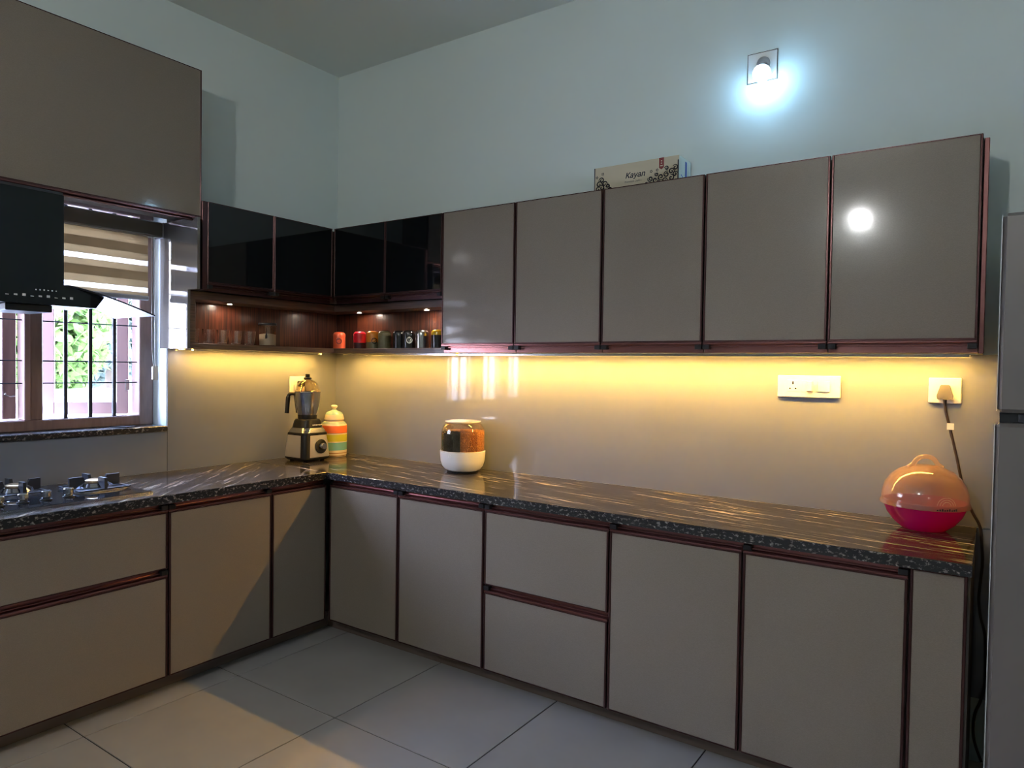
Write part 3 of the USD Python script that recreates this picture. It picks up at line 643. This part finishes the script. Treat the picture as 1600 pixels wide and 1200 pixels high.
part(cj, 'lid', lathe([(0, .2205), (.058, .2205), (.061, .226), (.058, .238), (.055, .250), (.050, .264), (.035, .274), (.018, .279), (.014, .285), (0, .285)], (jx, jy, H)), 'painted_lid', 40)
part(cj, 'lid_knob', lathe([(0, .2852), (.012, .2852), (.012, .290), (.019, .297), (.0205, .305), (.015, .312), (0, .315)], (jx, jy, H), 28), 'painted_lid', 40)

# grain dispenser
gx_, gy_ = 1.165, -.150
gd = thing('grain_dispenser', 'round white dispenser with clear dome of dark and brown grains on the counter', 'food container', (gx_, gy_, H))
part(gd, 'foot_ring', lathe([(0, .0003), (.082, .0003), (.084, .006), (0, .006)], (gx_, gy_, H)), 'black_plastic', 30)
bs = part(gd, 'base', lathe([(0, .0062), (.080, .0062), (.094, .014), (.109, .034), (.117, .060), (.1195, .090), (.1205, .112), (.117, .1135), (0, .1135)], (gx_, gy_, H)), 'white_plastic', 40)
cdir = np.array([CAM[0]-gx_, CAM[1]-gy_]); ca = math.atan2(cdir[1], cdir[0])
for off in (-.62, .35):
    a = ca+off; m = align(lathe([(.006, 0), (.010, 0), (.010, .004), (.006, .004), (.006, 0)], seg=24), [math.cos(a), math.sin(a), -.05]); m.apply_translation([gx_+.1165*math.cos(a), gy_+.1165*math.sin(a), H+.092])
    part(bs, 'button', m, 'white_plastic', 30)
dm = [(.1165, .114), (.1165, .20), (.114, .222), (.108, .240), (.098, .254), (.086, .262)]
part(gd, 'dome', lathe(dm + [(r-.002, z) for r, z in dm[::-1]] + [dm[0]], (gx_, gy_, H), 64), 'clear_plastic', 40)
part(gd, 'lid', lathe([(0, .2625), (.094, .2625), (.096, .266), (.095, .270), (0, .271)], (gx_, gy_, H)), 'cream_ceramic', 40)
def sector(a0, a1, h0, h1, mat, name, n=14):
    A = np.linspace(a0, a1, n); r = .110
    V = [(0, 0, h0), (0, 0, h1)] + [(r*math.cos(a), r*math.sin(a), h0) for a in A] + [(r*math.cos(a), r*math.sin(a), h1) for a in A]; F = []
    for i in range(n-1):
        F += [[2+i, 3+i, 2+n+i+1], [2+i, 2+n+i+1, 2+n+i], [0, 3+i, 2+i], [1, 2+n+i, 3+n+i]]
    F += [[0, 2, 2+n], [0, 2+n, 1], [0, 1, 2+2*n-1], [0, 2+2*n-1, 2+n-1]]
    m = fixw(trimesh.Trimesh(V, F, process=False)); m.apply_translation([gx_, gy_, H]); return part(gd, name, m, mat)
def grains(a0, a1, h0, h1, mat, n, seed, s):
    rr = np.random.default_rng(seed); ic = icosphere(1, s); out = []
    for k in range(n):
        m = ic.copy(); a = rr.uniform(a0, a1); top = rr.random() < .3
        r = .1105 if not top else .108*math.sqrt(rr.random()); z = h1 if top else rr.uniform(h0+.004, h1)
        m.apply_translation([gx_+r*math.cos(a), gy_+r*math.sin(a), H+z+rr.uniform(-.001, .002)]); out.append(m)
    return out
A0 = ca-.12
sector(A0+.01, A0+1.55, .114, .212, 'grain_orange', 'grain_fill'); sector(A0-2.0, A0-.01, .114, .208, 'dark_content', 'lentil_fill'); sector(A0+1.57, A0+4.2, .114, .215, 'grain_orange', 'grain_fill')
part(gd, 'grains', grains(A0+.02, A0+.85, .114, .212, 'x', 520, 4, .0042), 'grain_brown', True, kind='stuff')
part(gd, 'grains', grains(A0+.85, A0+3.0, .114, .214, 'x', 620, 5, .0042), 'grain_orange', True, kind='stuff')
part(gd, 'lentils', grains(A0-2.0, A0-.02, .114, .208, 'x', 700, 6, .0030), 'dark_content', True, kind='stuff')
part(gd, 'divider', [trimesh.creation.box([.112, .002, .12], transform=trimesh.transformations.translation_matrix([gx_+.056*math.cos(A0), gy_+.056*math.sin(A0), H+.175]) @ trimesh.transformations.rotation_matrix(A0, [0, 0, 1]))], 'clear_plastic')

# pink bowl with frosted lid
bx_, by_ = 3.288, -.162
pb = thing('lidded_bowl', 'pink plastic bowl with frosted domed carrying lid beside the fridge', 'bowl', (bx_, by_, H))
bo = [(0, .0003), (.062, .0003), (.070, .004), (.095, .024), (.118, .055), (.130, .085), (.134, .104)]
part(pb, 'bowl', lathe(bo + [(.131, .104), (.127, .085), (.115, .056), (.092, .027), (.066, .007), (0, .006)], (bx_, by_, H), 64), 'pink_plastic', 50)
rim = [(.1345, .090), (.142, .089), (.1425, .096), (.137, .108), (.1375, .116), (.1355, .135), (.128, .160), (.112, .187), (.088, .210), (.055, .225), (.025, .231), (0, .232)]
part(pb, 'lid', lathe(rim + [(0, .2295), (.025, .2285), (.054, .2225), (.087, .2077), (.110, .185), (.126, .159), (.1335, .134), (.1345, .112), (.1345, .090)], (bx_, by_, H), 64), 'peach_plastic', 50)
rt = np.array([_c(YAW), -_s(YAW), 0])
hp_ = [np.array([bx_, by_, H]) + rt*x + np.array([0, 0, z]) for x, z in ((-.062, .221), (-.045, .232), (-.034, .247), (-.020, .257), (0, .2605), (.020, .257), (.034, .247), (.045, .232), (.062, .221))]
part(pb, 'lid_handle', tube(smoothpath(hp_, 6), .0085, 10), 'peach_plastic', True)
pr_ = []
pa = math.atan2(CAM[1]-by_, CAM[0]-bx_)+.50
for q, rr_ in enumerate((.014, .022, .030)):
    pts = []
    for a in np.linspace(0, math.pi, 15):
        u, z = rr_*math.cos(a), .109+rr_*math.sin(a)*.9
        R_ = np.interp(z, [.108, .116, .135, .16], [.1375, .138, .136, .1285])+.0006
        pts.append((bx_+R_*math.cos(pa+u/R_), by_+R_*math.sin(pa+u/R_), H+z))
    pr_.append(tube(pts, .0009, 5))
part(pb, 'fan_print', pr_, 'carton_cream')
pr_ = []
for k in range(9):
    a = pa-.22+.055*k; m = bx(-.0004, .0008, -.0022, .0022, -.003, .0015+.0015*((k*7) % 3)); m.apply_transform(trimesh.transformations.rotation_matrix(a, [0, 0, 1])); m.apply_translation([bx_+.1421*math.cos(a), by_+.1421*math.sin(a), H+.0945]); pr_.append(m)
part(pb, 'dark_print', pr_, 'navy_print')

# carton on the wall cabinets
cx0, cx1, cy0, cz0, cz1 = 1.926, 2.337, -.150, ZU+.0005, 2.346
cb_ = thing('carton', 'cream printed carton lying on top of the wall cabinets', 'box', (2.13, -.08, cz0))
part(cb_, 'front_face', bx(cx0, cx1-.0005, cy0, cy0+.002, cz0, cz1), 'carton_cream')
part(cb_, 'body', bx(cx0, cx1-.001, cy0+.0021, -.012, cz0, cz1), 'carton_cream')
part(cb_, 'side_face', bx(cx1-.0009, cx1+.0006, cy0+.0005, -.012, cz0, cz1), 'carton_white', label='white side face')
part(cb_, 'blue_stripe', bx(cx1+.0007, cx1+.0012, -.078, -.060, cz0, cz1-.012), 'blue_print')
part(cb_, 'side_print', [bx(cx1+.0007, cx1+.0011, -.125+.012*k, -.117+.012*k, 2.262-.004*k, 2.267-.004*k) for k in range(4)], 'blue_print')
for a_, b2, c2 in ((cx0, cx0+.004, 0), (cx1-.006, cx1-.0005, .02)): part(cb_, 'edge_print', bx(a_, b2, cy0-.0006, cy0, cz0, cz1-c2), 'navy_print')
part(cb_, 'lettering', front_text('Kayan', .024, 2.130, 2.279, cy0-.0001, .0005, True, .25), 'navy_print')
part(cb_, 'small_lettering', front_text('Premium Dates', .0085, 2.122, 2.2585, cy0-.0001, .0005), 'grey_print')
part(cb_, 'ribbon_tag', ext(Polygon([(2.246, cz1), (2.268, cz1), (2.268, cz1-.043), (2.257, cz1-.051), (2.246, cz1-.043)]), 'y', cy0-.0008, cy0-.0001), 'red_print')
part(cb_, 'tag_print', [ext(Point(2.257, cz1-.014).buffer(.003), 'y', cy0-.0012, cy0-.0009), ext(Point(2.257, cz1-.024).buffer(.003), 'y', cy0-.0012, cy0-.0009), bx(2.251, 2.263, cy0-.0012, cy0-.0009, cz1-.037, cz1-.033)], 'carton_cream')
def swirl(cx, cz, r, turns, a0, sgn, w):
    th = np.linspace(0, turns*2*math.pi, 26); rad = r*(1-.82*th/th[-1])
    P = np.c_[cx+rad*np.cos(a0+sgn*th), cz+rad*np.sin(a0+sgn*th)]; T = np.gradient(P, axis=0); T /= np.linalg.norm(T, axis=1, keepdims=True); N = np.c_[-T[:, 1], T[:, 0]]
    ww = (w*(.35+.65*np.sin(np.linspace(.15, math.pi-.3, len(P)))))[:, None]
    V = np.vstack([P+N*ww, P-N*ww]); n = len(P)
    F = [f for i in range(n-1) for f in ([i, i+1, n+i+1], [i, n+i+1, n+i])]
    return trimesh.Trimesh(np.c_[V[:, 0], np.full(2*n, cy0-.0005), V[:, 1]], np.vstack([F, np.array(F)[:, ::-1]]), process=False)
sw = []
for cx, cz, r, tn, a0, sg in ((.022, .052, .016, 1.3, -.6, 1), (.034, .070, .014, 1.4, 3.6, -1), (.050, .052, .015, 1.3, -1.2, 1), (.036, .036, .013, 1.2, 2.5, -1), (.066, .040, .011, 1.4, -1.5, 1), (.080, .026, .011, 1.3, .2, -1), (.016, .030, .012, 1.2, .5, 1), (.055, .022, .012, 1.3, 2.0, 1)):
    sw.append(swirl(cx0+.004+cx, cz0+cz, r, tn, a0, sg, .0031))
for cx, cz, r, tn, a0, sg in ((-.012, .078, .013, 1.3, 2.6, -1), (-.030, .064, .014, 1.3, -.5, 1), (-.052, .080, .010, 1.2, 3.0, -1), (-.052, .054, .014, 1.4, 1.0, 1), (-.078, .046, .014, 1.3, -1, -1), (-.098, .060, .009, 1.3, 2.2, 1), (-.104, .036, .014, 1.3, .6, -1), (-.128, .044, .013, 1.4, 2.8, 1), (-.030, .036, .014, 1.2, 1.8, -1), (-.060, .028, .013, 1.3, -.4, 1), (-.088, .020, .011, 1.2, 2.0, -1), (-.013, .050, .012, 1.3, .3, 1), (-.145, .024, .010, 1.3, .3, -1)):
    sw.append(swirl(cx1-.004+cx, cz0+cz, r, tn, a0, sg, .0031))
for x, z in ((cx0+.044, .098), (cx0+.014, .085), (cx1-.128, .076), (cx1-.10, .078)):
    for a in range(5): sw.append(ext(Point(x+.0045*math.cos(a*1.2566), cz0+z+.0045*math.sin(a*1.2566)).buffer(.0022, quad_segs=3), 'y', cy0-.0006, cy0-.0001))
part(cb_, 'scroll_print', sw, 'navy_print', kind='stuff')

# ------------------------------------------------------------------ in the niche: glasses, jar, canisters
gp = [(0, .0004), (.024, .0004), (.026, .004), (.0305, .074), (.0315, .0765), (.0295, .0765), (.0285, .072), (.0245, .010), (0, .009)]
gspots = [(.088, -1.030), (.100, -.950), (.100, -.869), (.100, -.789), (.100, -.705)]
glab = ['clear drinking glass half hidden at the end board of the niche', 'clear drinking glass second from the end board', 'clear drinking glass in the middle of the five', 'clear drinking glass right below the downlight', 'clear drinking glass next to the lidded jar']
g0 = thing('drinking_glass', glab[0], 'glass', (*gspots[0], NB), 'drinking glasses in the niche')
part(g0, 'tumbler', lathe(gp, seg=32), 'glass', 40, local=True)
for (x, y), l in list(zip(gspots, glab))[1:]: dup(g0, (x, y, NB), l, 'drinking glasses in the niche')
jr = thing('storage_jar', 'clear jar of pale powder with dark lid beside the glasses', 'jar', (.1, -.591, NB))
part(jr, 'jar', lathe([(0, .0004), (.045, .0004), (.0475, .004), (.0475, .118), (.0455, .118), (.0455, .006), (0, .005)], (.1, -.591, NB)), 'clear_plastic', 40)
part(jr, 'powder', lathe([(0, .0058), (.0446, .0058), (.0446, .066), (.02, .070), (0, .069)], (.1, -.591, NB)), 'powder_grey', 40)
part(jr, 'scoop', ext([(-.016, .048), (.0, .070), (.004, .100), (-.002, .072), (.010, .044), (-.004, .040)], 'y', -.591-.0475, -.591-.046).apply_translation([.135, 0.012, NB]), 'black_plastic')
part(jr, 'lid', lathe([(0, .1185), (.050, .1185), (.051, .124), (.048, .130), (0, .131)], (.1, -.591, NB)), 'black_plastic', 40)

def canister(x, y, lab, top, body, emblem=None, r=.037, h=.104, split=None):
    t = thing('canister', lab, 'canister', (x, y, NB), 'coloured canisters in the niche')
    hb_ = h*.70 if split is None else h*split
    part(t, 'body', lathe([(0, .0004), (r-.002, .0004), (r, .003), (r, hb_), (0, hb_)], (x, y, NB), 40), body, 40)
    part(t, 'lid', lathe([(0, hb_+.0003), (r+.0008, hb_+.0003), (r+.0008, h-.018), (r-.002, h-.010), (r-.009, h-.003), (r-.018, h-.0005), (0, h)], (x, y, NB), 40), top, 40)
    if emblem:
        a = math.atan2(CAM[1]-y, CAM[0]-x)+emblem[1]; P = []
        for rr_ in (.017, .0145):
            P.append([(rr_*math.cos(q), rr_*math.sin(q)) for q in np.linspace(0, 2*math.pi, 25)])
        P.append([(.0 + .006*math.cos(q), .004+.006*math.sin(q)) for q in np.linspace(-1.2, 3.4, 12)]); P.append([(-.008, -.007), (-.002, -.002), (.003, -.010)]); P.append([(.006, .006), (.009, -.003), (.005, -.011)])
        ms = []
        for pl in P:
            Rr = r+.0012
            ms.append(tube([(x+Rr*math.cos(a+u/Rr), y+Rr*math.sin(a+u/Rr), NB+.046+z) for u, z in pl], .0011, 5))
        part(t, 'emblem', ms, emblem[0])
    return t
canister(.144, -.105, 'orange canister with a round dark emblem, nearest the corner', 'orange_enamel', 'orange_enamel', ('dark_red_glaze', -.05))
canister(.319, -.100, 'bright red canister with dark lower part', 'red_enamel', 'dark_red_glaze', split=.34)
canister(.431, -.100, 'amber canister with round emblem and dark foot', 'amber_enamel', 'olive_enamel', ('black_enamel', .25), split=.36)
canister(.526, -.098, 'plain olive green canister beside the amber one', 'olive_enamel', 'olive_enamel')
canister(.643, -.095, 'plain glossy black canister between olive and emblem canisters', 'black_enamel', 'black_enamel')
canister(.727, -.105, 'black canister with a pale round emblem', 'black_enamel', 'black_enamel', ('white_print', .05))
canister(.822, -.100, 'silver metal canister beside the black one with pale emblem', 'steel', 'steel')
canister(.939, -.100, 'black canister with yellow lid, half hidden by the wall cabinet', 'yellow_enamel', 'black_enamel')
